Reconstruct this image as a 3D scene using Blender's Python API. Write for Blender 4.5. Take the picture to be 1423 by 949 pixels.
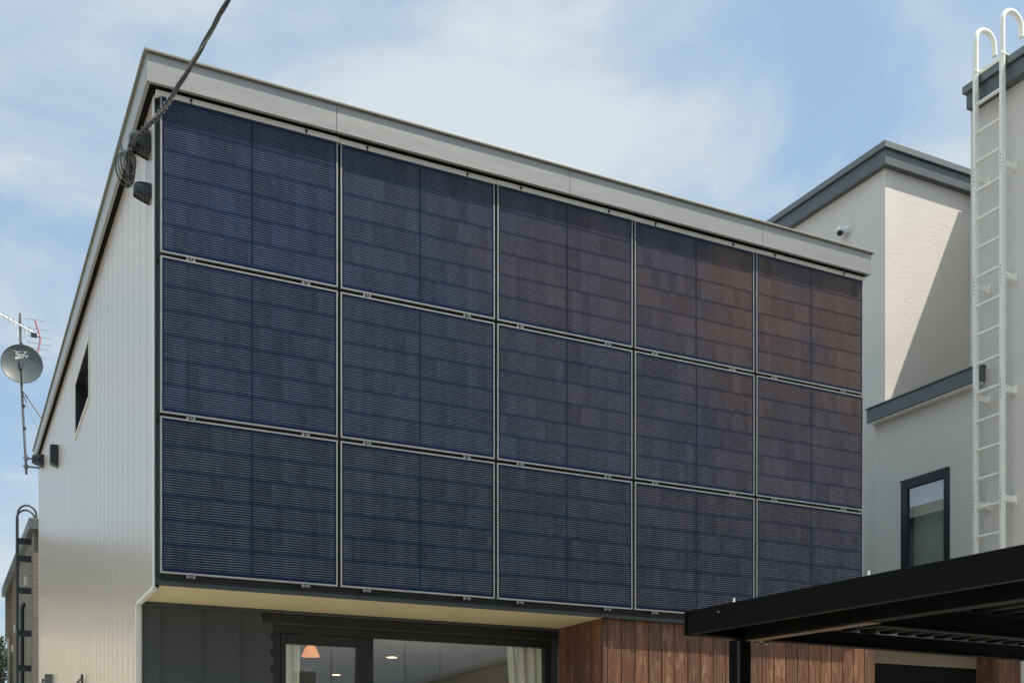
import bpy, bmesh, math, random
from mathutils import Vector, Matrix
random.seed(7)
R = math.radians
scene = bpy.context.scene
COL = scene.collection
for o in list(bpy.data.objects): bpy.data.objects.remove(o, do_unlink=True)

# ------------------------------------------------------------------ camera
CAM = Vector((-1.2754, -8.2957, 1.60)); TH = 1.108851
cd = bpy.data.cameras.new('camera'); cam = bpy.data.objects.new('camera', cd); COL.objects.link(cam)
cam.location = CAM; cam.rotation_euler = (R(90), 0, TH - R(90))
cd.sensor_width = 36; cd.lens = 38.854; cd.shift_y = 0.4215; cd.clip_start = .05; cd.clip_end = 2000
scene.camera = cam
# ------------------------------------------------------------------ light
LX, LY, LZ = -.456, .35, -1.0                     # the way the sunlight travels
el = math.atan2(-LZ, math.hypot(LX, LY))
az = math.atan2(-LX, -LY)                         # clockwise from +Y
sd = bpy.data.lights.new('sun', 'SUN'); sun = bpy.data.objects.new('sun', sd); COL.objects.link(sun)
sd.energy = 5.0; sd.angle = R(.55); sd.color = (1, .93, .82)
sun.rotation_euler = Vector((LX, LY, LZ)).to_track_quat('-Z', 'Y').to_euler(); sun.location = (8, -8, 20)
w = bpy.data.worlds.new('World'); scene.world = w; w.use_nodes = True
nt = w.node_tree; nt.nodes.clear()
def N(nt, t, **k):
    n = nt.nodes.new(t)
    for a, b in k.items():
        if a == 'ins':
            for i, v in b.items():
                if hasattr(v, 'node') or isinstance(v, bpy.types.NodeSocket): nt.links.new(v, n.inputs[i])
                else: n.inputs[i].default_value = v
        else: setattr(n, a, b)
    return n
def M_(nt, op, a, b=0.0, c=None, clamp=False):
    n = nt.nodes.new('ShaderNodeMath'); n.operation = op; n.use_clamp = clamp
    for i, v in enumerate((a, b, c)):
        if v is None: continue
        if isinstance(v, bpy.types.NodeSocket): nt.links.new(v, n.inputs[i])
        else: n.inputs[i].default_value = v
    return n.outputs[0]
def ramp(nt, fac, stops):
    n = nt.nodes.new('ShaderNodeValToRGB'); nt.links.new(fac, n.inputs[0])
    e = n.color_ramp.elements
    while len(e) < len(stops): e.new(.5)
    for q, (p, c) in zip(e, stops): q.position = p; q.color = tuple(c) + ((1,) if len(c) == 3 else ())
    return n.outputs[0]
def mix(nt, fac, a, b, bt='MIX'):
    n = nt.nodes.new('ShaderNodeMix'); n.data_type = 'RGBA'; n.blend_type = bt
    for i, v in ((0, fac), (6, a), (7, b)):
        if isinstance(v, bpy.types.NodeSocket): nt.links.new(v, n.inputs[i])
        else: n.inputs[i].default_value = v if i == 0 else tuple(v) + ((1,) if len(v) == 3 else ())
    return n.outputs[2]
WS = .145
sky = N(nt, 'ShaderNodeTexSky', sky_type='NISHITA', sun_disc=False, sun_elevation=el, sun_rotation=az, air_density=1.2, dust_density=2.0, ozone_density=1.4)
tc = N(nt, 'ShaderNodeTexCoord')
sx = N(nt, 'ShaderNodeSeparateXYZ', ins={0: tc.outputs['Generated']})
zz = M_(nt, 'ADD', M_(nt, 'MAXIMUM', sx.outputs[2], 0.0), .16)
cx = M_(nt, 'DIVIDE', sx.outputs[0], zz); cy = M_(nt, 'DIVIDE', sx.outputs[1], zz)
cv = N(nt, 'ShaderNodeCombineXYZ', ins={0: cx, 1: cy, 2: 0.0})
n1 = N(nt, 'ShaderNodeTexNoise', ins={'Vector': cv.outputs[0], 'Scale': 2.6, 'Detail': 9.0, 'Roughness': .58, 'Distortion': .5})
mp = N(nt, 'ShaderNodeMapping', ins={0: cv.outputs[0], 1: (3.1, 1.7, 0), 2: (0, 0, .6), 3: (.55, 1.5, 1)})
n2 = N(nt, 'ShaderNodeTexNoise', ins={'Vector': mp.outputs[0], 'Scale': 1.7, 'Detail': 7.0, 'Roughness': .55, 'Distortion': .3})
ns = M_(nt, 'ADD', M_(nt, 'MULTIPLY', n1.outputs[0], .75), M_(nt, 'MULTIPLY', n2.outputs[0], .25))
def blob(px, amt, c0, c1):
    global ns
    d = N(nt, 'ShaderNodeVectorMath', operation='DOT_PRODUCT', ins={0: tc.outputs['Generated'], 1: px})
    m = N(nt, 'ShaderNodeMapRange', interpolation_type='SMOOTHSTEP', ins={0: d.outputs['Value'], 1: c0, 2: c1, 3: 0.0, 4: amt}); ns = M_(nt, 'ADD', ns, m.outputs[0])
blob((.60, .64, .48), -.075, .966, .998); blob((.05, .955, .27), -.055, .955, .995); blob((.05, .80, .40), .03, .97, .998)
blob((.464, .702, .541), .0, .95, .997); blob((.305, .802, .514), .022, .96, .998); blob((.48, .75, .45), .03, .975, .998)
cl = ramp(nt, ns, [(.36, (.55,) * 3), (.46, (.82,) * 3), (.56, (.98,) * 3)])
cc = ramp(nt, ns, [(.38, (2.05, 2.95, 3.95)), (.47, (2.7, 3.4, 4.05)), (.60, (3.65, 4.1, 4.4))])
skc = mix(nt, cl, sky.outputs[0], cc)
hi = N(nt, 'ShaderNodeMapRange', interpolation_type='SMOOTHSTEP', ins={0: sx.outputs[2], 1: .60, 2: .88, 3: 1.0, 4: 2.3}).outputs[0]   # sky brightened above the view to light the walls
skc = mix(nt, 1.0, skc, N(nt, 'ShaderNodeCombineXYZ', ins={0: hi, 1: hi, 2: M_(nt, 'POWER', hi, .85)}).outputs[0], 'MULTIPLY')
nt.links.new(N(nt, 'ShaderNodeOutputWorld', ins={0: N(nt, 'ShaderNodeBackground', ins={0: skc, 1: WS}).outputs[0]}).inputs[0], nt.nodes[-2].outputs[0]) if 0 else None
bg = N(nt, 'ShaderNodeBackground', ins={0: skc, 1: WS}); N(nt, 'ShaderNodeOutputWorld', ins={0: bg.outputs[0]})
scene.view_settings.view_transform = 'Standard'; scene.view_settings.look = 'None'
scene.view_settings.exposure = 0.36; scene.view_settings.gamma = 1
scene.render.engine = 'CYCLES'
scene.cycles.max_bounces = 8; scene.cycles.caustics_reflective = False; scene.cycles.caustics_refractive = False

# ------------------------------------------------------------------ materials
def pbr(name, col, rough=.6, metal=0, vary=0, vscale=3.0, bump=0, bscale=200., coat=0, spec=.5, build=None, bdist=.002):
    m = bpy.data.materials.new(name); m.use_nodes = True; t = m.node_tree; b = t.nodes['Principled BSDF']
    b.inputs['Base Color'].default_value = tuple(col) + (1,); b.inputs['Roughness'].default_value = rough
    b.inputs['Metallic'].default_value = metal; b.inputs['Coat Weight'].default_value = coat; b.inputs['Specular IOR Level'].default_value = spec
    g = N(t, 'ShaderNodeNewGeometry')
    if vary:
        n = N(t, 'ShaderNodeTexNoise', ins={'Vector': g.outputs['Position'], 'Scale': vscale, 'Detail': 6.0, 'Roughness': .6})
        lo = [c * (1 - vary) for c in col]; hi = [min(1, c * (1 + vary)) for c in col]
        t.links.new(ramp(t, n.outputs[0], [(.3, lo), (.7, hi)]), b.inputs['Base Color'])
        t.links.new(ramp(t, n.outputs[0], [(.3, (max(0, rough - .06),) * 3), (.7, (min(1, rough + .08),) * 3)]), b.inputs['Roughness'])
    if bump:
        n = N(t, 'ShaderNodeTexNoise', ins={'Vector': g.outputs['Position'], 'Scale': bscale, 'Detail': 4.0, 'Roughness': .6})
        bp = N(t, 'ShaderNodeBump', ins={'Height': n.outputs[0], 'Strength': bump, 'Distance': bdist}); t.links.new(bp.outputs[0], b.inputs['Normal'])
    if build: build(t, b, g)
    return m
def stucco(t, b, g):
    p = g.outputs['Position']
    n = N(t, 'ShaderNodeTexNoise', ins={'Vector': p, 'Scale': 55.0, 'Detail': 5.0, 'Roughness': .62})
    n2 = N(t, 'ShaderNodeTexVoronoi', ins={'Vector': p, 'Scale': 70.0})
    mp = N(t, 'ShaderNodeMapping', ins={0: p, 3: (9, 9, 34)})
    n3 = N(t, 'ShaderNodeTexNoise', ins={'Vector': mp.outputs[0], 'Scale': 1.0, 'Detail': 3.0})
    h = M_(t, 'ADD', M_(t, 'ADD', n.outputs[0], M_(t, 'MULTIPLY', n2.outputs[0], .5)), M_(t, 'MULTIPLY', n3.outputs[0], .8))
    bp = N(t, 'ShaderNodeBump', ins={'Height': h, 'Strength': .42, 'Distance': .0055}); t.links.new(bp.outputs[0], b.inputs['Normal'])
    st = N(t, 'ShaderNodeTexNoise', ins={'Vector': N(t, 'ShaderNodeMapping', ins={0: p, 3: (1.3, 1.3, .8)}).outputs[0], 'Scale': 1.0, 'Detail': 5.0})
    t.links.new(ramp(t, st.outputs[0], [(.3, (.66, .62, .57)), (.72, (.725, .685, .63))]), b.inputs['Base Color'])
def woodmat(t, b, g):
    oi = N(t, 'ShaderNodeAttribute', attribute_name='board')      # a random number per board
    rnd = oi.outputs['Fac']; p = g.outputs['Position']
    off = N(t, 'ShaderNodeCombineXYZ', ins={0: M_(t, 'MULTIPLY', rnd, 37.0), 1: M_(t, 'MULTIPLY', rnd, 11.0), 2: M_(t, 'MULTIPLY', rnd, 53.0)})
    q = N(t, 'ShaderNodeVectorMath', operation='ADD', ins={0: p, 1: off.outputs[0]}).outputs[0]
    gr = N(t, 'ShaderNodeTexNoise', ins={'Vector': N(t, 'ShaderNodeMapping', ins={0: q, 3: (60, 60, 2.2)}).outputs[0], 'Scale': 1.0, 'Detail': 5.0, 'Distortion': 1.2})
    bl = N(t, 'ShaderNodeTexNoise', ins={'Vector': N(t, 'ShaderNodeMapping', ins={0: q, 3: (14, 14, 5)}).outputs[0], 'Scale': 1.0, 'Detail': 6.0, 'Roughness': .65})
    kn = N(t, 'ShaderNodeTexVoronoi', ins={'Vector': N(t, 'ShaderNodeMapping', ins={0: q, 3: (7, 7, 3.2)}).outputs[0], 'Scale': 1.0})
    c = ramp(t, gr.outputs[0], [(.32, (.065, .028, .015)), (.50, (.145, .064, .034)), (.72, (.225, .112, .062))])
    c = mix(t, M_(t, 'MULTIPLY', ramp(t, bl.outputs[0], [(.55, (0,) * 3), (.72, (1,) * 3)]), .5), c, (.42, .27, .175))
    c = mix(t, ramp(t, kn.outputs[0], [(.10, (.75,) * 3), (.17, (0,) * 3)]), c, (.10, .04, .02))
    c = mix(t, 1.0, c, ramp(t, rnd, [(0, (.66,) * 3), (1, (1.18, 1.14, 1.10))]), 'MULTIPLY')
    t.links.new(c, b.inputs['Base Color'])
    bp = N(t, 'ShaderNodeBump', ins={'Height': gr.outputs[0], 'Strength': .4, 'Distance': .002}); t.links.new(bp.outputs[0], b.inputs['Normal'])
def brickmat(t, b, g):
    s = N(t, 'ShaderNodeSeparateXYZ', ins={0: g.outputs['Position']})
    v = N(t, 'ShaderNodeCombineXYZ', ins={0: M_(t, 'ADD', s.outputs[0], s.outputs[1]), 1: s.outputs[2], 2: 0.0})
    br = N(t, 'ShaderNodeTexBrick', ins={0: v.outputs[0], 'Color1': (.135, .122, .105, 1), 'Color2': (.11, .10, .088, 1), 'Mortar': (.17, .16, .145, 1), 'Scale': 1.0, 'Mortar Size': .008, 'Brick Width': .24, 'Row Height': .075})
    t.links.new(br.outputs[0], b.inputs['Base Color'])
    bp = N(t, 'ShaderNodeBump', ins={'Height': br.outputs[1], 'Strength': -.6, 'Distance': .01}); bp.invert = True; t.links.new(bp.outputs[0], b.inputs['Normal'])
def sheetmat(waves, scale):
    def f(t, b, g):
        n = N(t, 'ShaderNodeTexNoise', ins={'Vector': N(t, 'ShaderNodeMapping', ins={0: g.outputs['Position'], 3: scale}).outputs[0], 'Scale': 1.0, 'Detail': 2.0})
        bp = N(t, 'ShaderNodeBump', ins={'Height': n.outputs[0], 'Strength': waves, 'Distance': .02}); t.links.new(bp.outputs[0], b.inputs['Normal'])
    return f
def cells(t, b, g):
    o = N(t, 'ShaderNodeTexCoord').outputs['Object']; s = N(t, 'ShaderNodeSeparateXYZ', ins={0: o}); x, z = s.outputs[0], s.outputs[2]
    oi = N(t, 'ShaderNodeObjectInfo')
    rv = M_(t, 'FRACT', M_(t, 'DIVIDE', M_(t, 'SUBTRACT', z, .030), 1.076 / 6))       # six rows of cells
    ln = M_(t, 'ABSOLUTE', M_(t, 'SUBTRACT', M_(t, 'FRACT', M_(t, 'MULTIPLY', rv, 10.0)), .5))
    line = M_(t, 'LESS_THAN', ln, .12)
    rowin = M_(t, 'MULTIPLY', M_(t, 'GREATER_THAN', rv, .05), M_(t, 'LESS_THAN', rv, .95))
    ax = M_(t, 'ABSOLUTE', M_(t, 'SUBTRACT', x, .6645))
    xin = M_(t, 'MULTIPLY', M_(t, 'GREATER_THAN', ax, .006), M_(t, 'LESS_THAN', ax, .640))
    zin = M_(t, 'MULTIPLY', M_(t, 'GREATER_THAN', z, .03), M_(t, 'LESS_THAN', z, 1.106))
    cell = M_(t, 'MULTIPLY', xin, zin)
    cu = M_(t, 'FRACT', M_(t, 'DIVIDE', M_(t, 'SUBTRACT', ax, .009), .0902))          # half-cells along the row
    pad = M_(t, 'ADD', M_(t, 'MULTIPLY', M_(t, 'GREATER_THAN', cu, .52), .5), M_(t, 'GREATER_THAN', cu, .07))
    idx = M_(t, 'FLOOR', M_(t, 'DIVIDE', x, .0902)); idz = M_(t, 'FLOOR', M_(t, 'DIVIDE', M_(t, 'SUBTRACT', z, .030), 1.076 / 6))
    wn = N(t, 'ShaderNodeTexWhiteNoise', noise_dimensions='4D', ins={0: N(t, 'ShaderNodeCombineXYZ', ins={0: idx, 1: idz, 2: 0.0}).outputs[0], 1: oi.outputs['Random']})
    fine = N(t, 'ShaderNodeTexNoise', ins={'Vector': N(t, 'ShaderNodeMapping', ins={0: o, 3: (9, 1, 14)}).outputs[0], 'Scale': 1.0, 'Detail': 3.0})
    st = M_(t, 'ADD', M_(t, 'MULTIPLY', pad, .20), M_(t, 'MULTIPLY', fine.outputs[0], .85))
    st = M_(t, 'ADD', st, M_(t, 'MULTIPLY', wn.outputs['Value'], .22))
    lf = M_(t, 'MULTIPLY', M_(t, 'MULTIPLY', M_(t, 'MULTIPLY', line, rowin), cell), st)
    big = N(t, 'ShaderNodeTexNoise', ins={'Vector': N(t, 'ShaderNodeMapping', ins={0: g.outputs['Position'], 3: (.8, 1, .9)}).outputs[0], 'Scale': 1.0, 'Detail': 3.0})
    ps = N(t, 'ShaderNodeSeparateXYZ', ins={0: g.outputs['Position']})       # view-angle sheen painted into the cells, browner to the upper right
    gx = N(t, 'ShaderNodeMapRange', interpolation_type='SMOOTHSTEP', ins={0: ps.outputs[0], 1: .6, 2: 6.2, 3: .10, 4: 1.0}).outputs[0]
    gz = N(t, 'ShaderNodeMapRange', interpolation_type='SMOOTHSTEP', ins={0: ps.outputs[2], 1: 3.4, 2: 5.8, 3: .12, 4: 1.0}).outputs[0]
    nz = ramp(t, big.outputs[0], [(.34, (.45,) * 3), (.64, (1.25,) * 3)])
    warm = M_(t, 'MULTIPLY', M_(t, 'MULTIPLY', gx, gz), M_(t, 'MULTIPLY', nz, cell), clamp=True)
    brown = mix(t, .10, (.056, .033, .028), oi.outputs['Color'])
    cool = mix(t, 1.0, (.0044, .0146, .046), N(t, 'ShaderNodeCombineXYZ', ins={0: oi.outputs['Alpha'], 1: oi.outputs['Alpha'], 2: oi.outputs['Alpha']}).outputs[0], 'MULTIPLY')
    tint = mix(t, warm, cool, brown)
    tint = mix(t, 1.0, tint, ramp(t, wn.outputs['Value'], [(0, (.8,) * 3), (1, (1.2,) * 3)]), 'MULTIPLY')
    gapc = mix(t, .5, tint, (.003, .009, .028))
    base = mix(t, M_(t, 'MULTIPLY', cell, rowin), gapc, tint)
    mid = M_(t, 'LESS_THAN', ax, .005)
    base = mix(t, mid, base, (.006, .010, .022))
    fin = mix(t, lf, base, (.112, .114, .112))
    t.links.new(fin, b.inputs['Base Color'])
    dn = N(t, 'ShaderNodeTexNoise', ins={'Vector': g.outputs['Position'], 'Scale': 5.0, 'Detail': 7.0, 'Roughness': .7})
    t.links.new(ramp(t, dn.outputs[0], [(.3, (.10,) * 3), (.7, (.20,) * 3)]), b.inputs['Roughness'])
def ground(t, b, g):
    n = N(t, 'ShaderNodeTexNoise', ins={'Vector': g.outputs['Position'], 'Scale': .6, 'Detail': 9.0, 'Roughness': .65})
    t.links.new(ramp(t, n.outputs[0], [(.3, (.33, .31, .275)), (.7, (.43, .405, .36))]), b.inputs['Base Color'])
def curt(t, b, g):
    b.inputs['Subsurface Weight'].default_value = 0
MT = dict(
    side=pbr('greige_steel_siding', (.47, .415, .355), .27, .0, spec=1.0, coat=.0, build=sheetmat(.16, (.5, 2.6, .5))),
    trim=pbr('greige_trim_metal', (.62, .61, .57), .40, .0, vary=.03),
    fascia=pbr('pale_grey_fascia_sheet', (.28, .278, .268), .36, .3, spec=.6, build=sheetmat(.30, (1.3, 1, 5))),
    cap=pbr('bronze_edge_cap', (.19, .19, .16), .45, .2),
    dark=pbr('charcoal_siding', (.036, .041, .044), .42, .0, vary=.06, spec=.6),
    black=pbr('black_sash_metal', (.014, .015, .015), .38, .2, vary=.1),
    lip=pbr('dark_edge_trim', (.055, .064, .07), .4, .3, vary=.08),
    soffit=pbr('tan_soffit_board', (.54, .46, .275), .75, vary=.05, vscale=1.5, bump=.1),
    wood=pbr('brown_cedar_boards', (.22, .1, .055), .62, build=woodmat, spec=.35),
    stucco=pbr('pale_stucco', (.7, .68, .65), .9, build=stucco, spec=.2),
    slate=pbr('slate_grey_fascia', (.115, .125, .127), .42, .2, vary=.07),
    slated=pbr('dark_grey_coping', (.17, .18, .18), .42, .3, vary=.05),
    brick=pbr('taupe_brick', (.27, .22, .19), .85, build=brickmat),
    alu=pbr('anodised_aluminium', (.25, .25, .24), .42, .55, vary=.06, vscale=9),
    rail=pbr('mill_aluminium_rail', (.72, .71, .68), .45, .1, vary=.05, vscale=6),
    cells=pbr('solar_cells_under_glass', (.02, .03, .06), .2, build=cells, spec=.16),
    blackcp=pbr('black_painted_steel', (.0035, .0035, .0033), .5, .0, vary=.2, vscale=5, spec=.08),
    deck=pbr('black_roof_deck', (.004, .004, .004), .6, .0, vary=.15, spec=.15),
    white=pbr('white_painted_steel', (.88, .86, .79), .42, vary=.04, vscale=14, spec=.5),
    wplastic=pbr('white_plastic', (.75, .75, .72), .4),
    bolt=pbr('zinc_bolt', (.45, .40, .30), .4, .8),
    hood=pbr('black_vent_hood', (.028, .034, .037), .38, .3, vary=.1),
    cable=pbr('black_cable_sheath', (.04, .04, .042), .45),
    cableg=pbr('grey_cable_sheath', (.16, .16, .15), .5),
    galv=pbr('galvanised_steel', (.17, .17, .165), .42, .6, vary=.1, vscale=20),
    dish=pbr('grey_dish_paint', (.085, .098, .10), .45, vary=.05),
    mark=pbr('pale_grey_emblem', (.55, .56, .56), .5),
    red=pbr('dull_pink_plastic', (.40, .22, .27), .5),
    under=pbr('black_roof_underside', (.012, .012, .012), .9, spec=.05),
    concrete=pbr('pale_concrete', (.37, .35, .31), .85, build=ground),
    asphalt=pbr('asphalt', (.055, .055, .056), .9, vary=.2, vscale=8),
    paint=pbr('road_paint', (.75, .75, .72), .7, vary=.08),
    roomw=pbr('room_ceiling_white', (.72, .70, .66), .8),
    floorw=pbr('oak_floor', (.25, .15, .08), .5, vary=.1),
    curtain=pbr('cream_curtain', (.80, .80, .66), .9),
    blind=pbr('pale_green_blind', (.62, .65, .54), .8, vary=.05),
    pbeige=pbr('dull_beige_board', (.22, .19, .13), .8, vary=.05),
    woodrefl=pbr('brown_wood_reflection', (.13, .075, .04), .5, vary=.1),  # timber's reflection on the flange, painted as its base colour
    greyw=pbr('grey_cladding', (.78, .78, .79), .6, vary=.03),
    beigew=pbr('beige_cladding', (.85, .74, .52), .6, vary=.04),
    bark=pbr('bark', (.10, .075, .055), .9, vary=.2), leaf=pbr('leaves', (.022, .032, .018), .6, vary=.35, vscale=2),
    roof=pbr('dark_roof_sheet', (.045, .047, .05), .5, vary=.08),
)
def glassm(name, refl, tintc):
    m = bpy.data.materials.new(name); m.use_nodes = True; t = m.node_tree; t.nodes.clear()
    tr = N(t, 'ShaderNodeBsdfTransparent', ins={0: tintc + (1,)}); gl = N(t, 'ShaderNodeBsdfGlossy', ins={0: (.95, .97, 1, 1), 'Roughness': .012})
    fr = N(t, 'ShaderNodeFresnel', ins={0: 1.5})
    front = M_(t, 'SUBTRACT', 1.0, N(t, 'ShaderNodeNewGeometry').outputs['Backfacing'])
    f = M_(t, 'MULTIPLY', M_(t, 'ADD', M_(t, 'MULTIPLY', fr.outputs[0], .9), refl, clamp=True), front)
    mx = N(t, 'ShaderNodeMixShader', ins={0: f, 1: tr.outputs[0], 2: gl.outputs[0]}); N(t, 'ShaderNodeOutputMaterial', ins={0: mx.outputs[0]})
    return m
MT['glass2'] = glassm('double_window_glass', .14, (.97, .98, .97))
MT['glass'] = glassm('coated_window_glass', .30, (.72, .75, .74))
def lampm(name, col, s):
    m = bpy.data.materials.new(name); m.use_nodes = True; b = m.node_tree.nodes['Principled BSDF']
    b.inputs['Base Color'].default_value = (1, .9, .7, 1); b.inputs['Emission Color'].default_value = col + (1,); b.inputs['Emission Strength'].default_value = s
    return m
MT['lamp'] = lampm('warm_lamp_face', (1, .62, .28), 12.0)

# ------------------------------------------------------------------ mesh helpers
class MB:
    def __init__(s): s.v = []; s.f = []; s.sm = []; s.bd = []; s.cur = 0.0
    def add(s, vs, fs, smooth=False):
        k = len(s.v); s.v += [tuple(v) for v in vs]
        for f in fs: s.f.append([i + k for i in f]); s.sm.append(smooth); s.bd.append(s.cur)
        return s
    def box(s, x0, x1, y0, y1, z0, z1):
        vs = [(x, y, z) for x in (x0, x1) for y in (y0, y1) for z in (z0, z1)]
        return s.add(vs, [(0, 1, 3, 2), (4, 6, 7, 5), (0, 4, 5, 1), (2, 3, 7, 6), (0, 2, 6, 4), (1, 5, 7, 3)])
    def prism(s, poly, vec):
        n = len(poly); a = [Vector(p) for p in poly]; b = [p + Vector(vec) for p in a]
        fs = [tuple(range(n))[::-1], tuple(range(n, 2 * n))] + [(i, (i + 1) % n, n + (i + 1) % n, n + i) for i in range(n)]
        return s.add(a + b, fs)
    def tube(s, pts, r, seg=10, cap=True, smooth=True):
        pts = [Vector(p) for p in pts]; n = len(pts); rs = r if isinstance(r, (list, tuple)) else [r] * n
        ring = []; up = None
        for i, p in enumerate(pts):
            d = (pts[min(i + 1, n - 1)] - pts[max(i - 1, 0)]).normalized()
            if up is None: up = d.orthogonal().normalized()
            up = (up - d * up.dot(d)).normalized(); e = d.cross(up)
            ring += [p + (up * math.cos(2 * math.pi * k / seg) + e * math.sin(2 * math.pi * k / seg)) * rs[i] for k in range(seg)]
        fs = [(i * seg + k, i * seg + (k + 1) % seg, (i + 1) * seg + (k + 1) % seg, (i + 1) * seg + k) for i in range(n - 1) for k in range(seg)]
        s.add(ring, fs, smooth)
        if cap: s.add(ring[:seg], [tuple(range(seg))[::-1]]); s.add(ring[-seg:], [tuple(range(seg))])
        return s
    def build(s, name, m, parent=None, bevel=0):
        me = bpy.data.meshes.new(name); o0 = Vector((0, 0, 0))
        if parent is not None: o0 = Vector(parent['_o'])
        else:
            c = [sum(v[i] for v in s.v) / len(s.v) for i in (0, 1)]; o0 = Vector((c[0], c[1], min(v[2] for v in s.v)))
        me.from_pydata([Vector(v) - o0 for v in s.v], [], s.f)
        for p, q in zip(me.polygons, s.sm): p.use_smooth = q
        if any(s.bd):
            at = me.attributes.new('board', 'FLOAT', 'FACE')
            for i, q in enumerate(s.bd): at.data[i].value = q
        bm = bmesh.new(); bm.from_mesh(me); bmesh.ops.recalc_face_normals(bm, faces=bm.faces); bm.to_mesh(me); bm.free()
        me.materials.append(m); o = bpy.data.objects.new(name, me); COL.objects.link(o)
        if parent is not None: o.parent = parent; o.location = (0, 0, 0)
        else: o.location = o0
        o['_o'] = tuple(o0)
        if bevel:
            b = o.modifiers.new('bevel', 'BEVEL'); b.width = bevel; b.segments = 2; b.limit_method = 'ANGLE'
        return o
def tag(o, label=None, cat=None, group=None, kind=None):
    if label: o['label'] = label
    if cat: o['category'] = cat
    if group: o['group'] = group
    if kind: o['kind'] = kind
    return o
def thing(name, loc, label, cat, group=None):
    o = bpy.data.objects.new(name, None); COL.objects.link(o); o.location = loc; o['_o'] = tuple(loc); o.empty_display_size = .2
    return tag(o, label, cat, group)
def boxp(name, m, parent, *b, bevel=0): return MB().box(*b).build(name, m, parent, bevel)

# ------------------------------------------------------------------ setting
MB().add([(-400, -400, 0), (400, -400, 0), (400, 400, 0), (-400, 400, 0)], [(0, 1, 2, 3)]).build('ground', MT['concrete'])['kind'] = 'structure'
MB().add([(-400, -15, .004), (400, -15, .004), (400, -9.6, .004), (-400, -9.6, .004)], [(0, 1, 2, 3)]).build('road', MT['asphalt'])['kind'] = 'structure'
k = MB(); k.box(-400, 400, -9.6, -9.45, -.05, .12); k.box(-400, 400, -15.15, -15, -.05, .12); k.build('kerb', MT['concrete'])['kind'] = 'structure'
k = MB()
for x in (-9.75, ): k.add([(-400, x, .008), (400, x, .008), (400, x + .12, .008), (-400, x + .12, .008)], [(0, 1, 2, 3)])
k.build('road_marking', MT['paint'])['kind'] = 'structure'

# ------------------------------------------------------------------ main house
XL, XR = -.020, 6.800
YB = 13.53                         # back wall
YF = .10                           # dark wall behind the panels
ZS = 2.98                          # soffit level
YR = .95                           # back of the recess
def zroof(y): return 6.54 + (y + .075) * .0565      # underside of the rake
house = thing('house', (3.4, 6, 0), 'two-storey grey-sided house whose whole upper front is covered in solar panels', 'house')
# left side wall: vertical boards with V grooves (real relief)
def profile():
    out = []; pitch = .35; y = YF
    while y < YB - .02:
        for a, d in ((0, .0), (.327, .0), (.335, .022), (.343, .022), (.350, 0)):
            yy = y + a
            if yy < YB: out.append((yy, d))
        y += pitch
    out.append((YB, 0)); return out
mb = MB(); pf = profile(); pf = [p for i, p in enumerate(pf) if i == 0 or p[0] > pf[i - 1][0] + 1e-6]
hole = (4.64, 6.28, 5.73, 6.38)      # y0 y1 z0 z1 of the side window
def strip(mb, ya, da, yb, db, za, zb, zc=None, zd=None):
    zc = zb if zc is None else zc
    mb.add([(XL + da, ya, za), (XL + db, yb, za), (XL + db, yb, zc), (XL + da, ya, zb)], [(0, 1, 2, 3)])
ys = sorted(set([p[0] for p in pf] + [YR + .02, hole[0], hole[1]]))
def dep(y):
    for (a, da), (b, db) in zip(pf, pf[1:]):
        if a <= y <= b: return da + (db - da) * (y - a) / (b - a)
    return 0
for a, b in zip(ys, ys[1:]):
    zb0 = 2.975 if b <= YR + .03 else 0
    za1, zb1 = zroof(a) + .03, zroof(b) + .03
    if a >= hole[0] - 1e-6 and b <= hole[1] + 1e-6:
        strip(mb, a, dep(a), b, dep(b), zb0, hole[2]); 
        mb.add([(XL + dep(a), a, hole[3]), (XL + dep(b), b, hole[3]), (XL + dep(b), b, zb1), (XL + dep(a), a, za1)], [(0, 1, 2, 3)])
    else: mb.add([(XL + dep(a), a, zb0), (XL + dep(b), b, zb0), (XL + dep(b), b, zb1), (XL + dep(a), a, za1)], [(0, 1, 2, 3)])
sw = mb.build('side_wall', MT['side'], house)
for bb in ((XL - .006, XL + .004, YF - .03, YF + .03, 2.95, 6.53), (XL - .008, XL + .03, YF + .032, YR, 2.945, 2.973), (XL - .010, XL + .045, YR + .002, YR + .05, 0, 2.943), (XL - .004, XL + .05, YB - .03, YB + .02, 0, zroof(YB) + .02)):
    boxp('corner_trim', MT['trim'], house, *bb, bevel=.002)
boxp('corner_strip', MT['lip'], house, XL + .0045, XL + .06, YF - .02, YF + .03, 2.985, 6.53)
# other outer walls, roof
m = MB(); m.box(XL + .05, XR - .02, YF, YF + .12, ZS + .07, 6.56); m.build('front_wall', MT['lip'], house)
# unseen back right quarter, made low and dark for the neighbour window's reflection
YQ, XQ, ZQ = 2.3, 1.0, 5.45
m = MB(); m.box(XR - .02, XR, YF, YQ, 2.985, 6.54); m.box(XR - .02, XR, .26, YB, 0, 2.98); m.box(XR - .02, XR, YQ, YB, 2.985, ZQ); m.build('far_side_wall', MT['dark'], house)
m = MB(); m.prism([(XQ, YQ, ZQ - .2), (XQ, YB, ZQ - .2), (XQ, YB, zroof(YB)), (XQ, YQ, zroof(YQ))], (.02, 0, 0)); m.box(XQ + .02, XR - .02, YQ - .02, YQ, ZQ - .2, 6.55); m.build('unseen_step_wall', MT['side'], house)
boxp('low_roof', MT['fascia'], house, XQ + .02, XR + .08, YQ, YB + .2, ZQ, ZQ + .16)
m = MB(); m.box(XL + .05, XQ, YB, YB + .02, 0, zroof(YB)); m.box(XQ, XR - .03, YB, YB + .02, 0, ZQ); m.build('back_wall', MT['side'], house)
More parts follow.
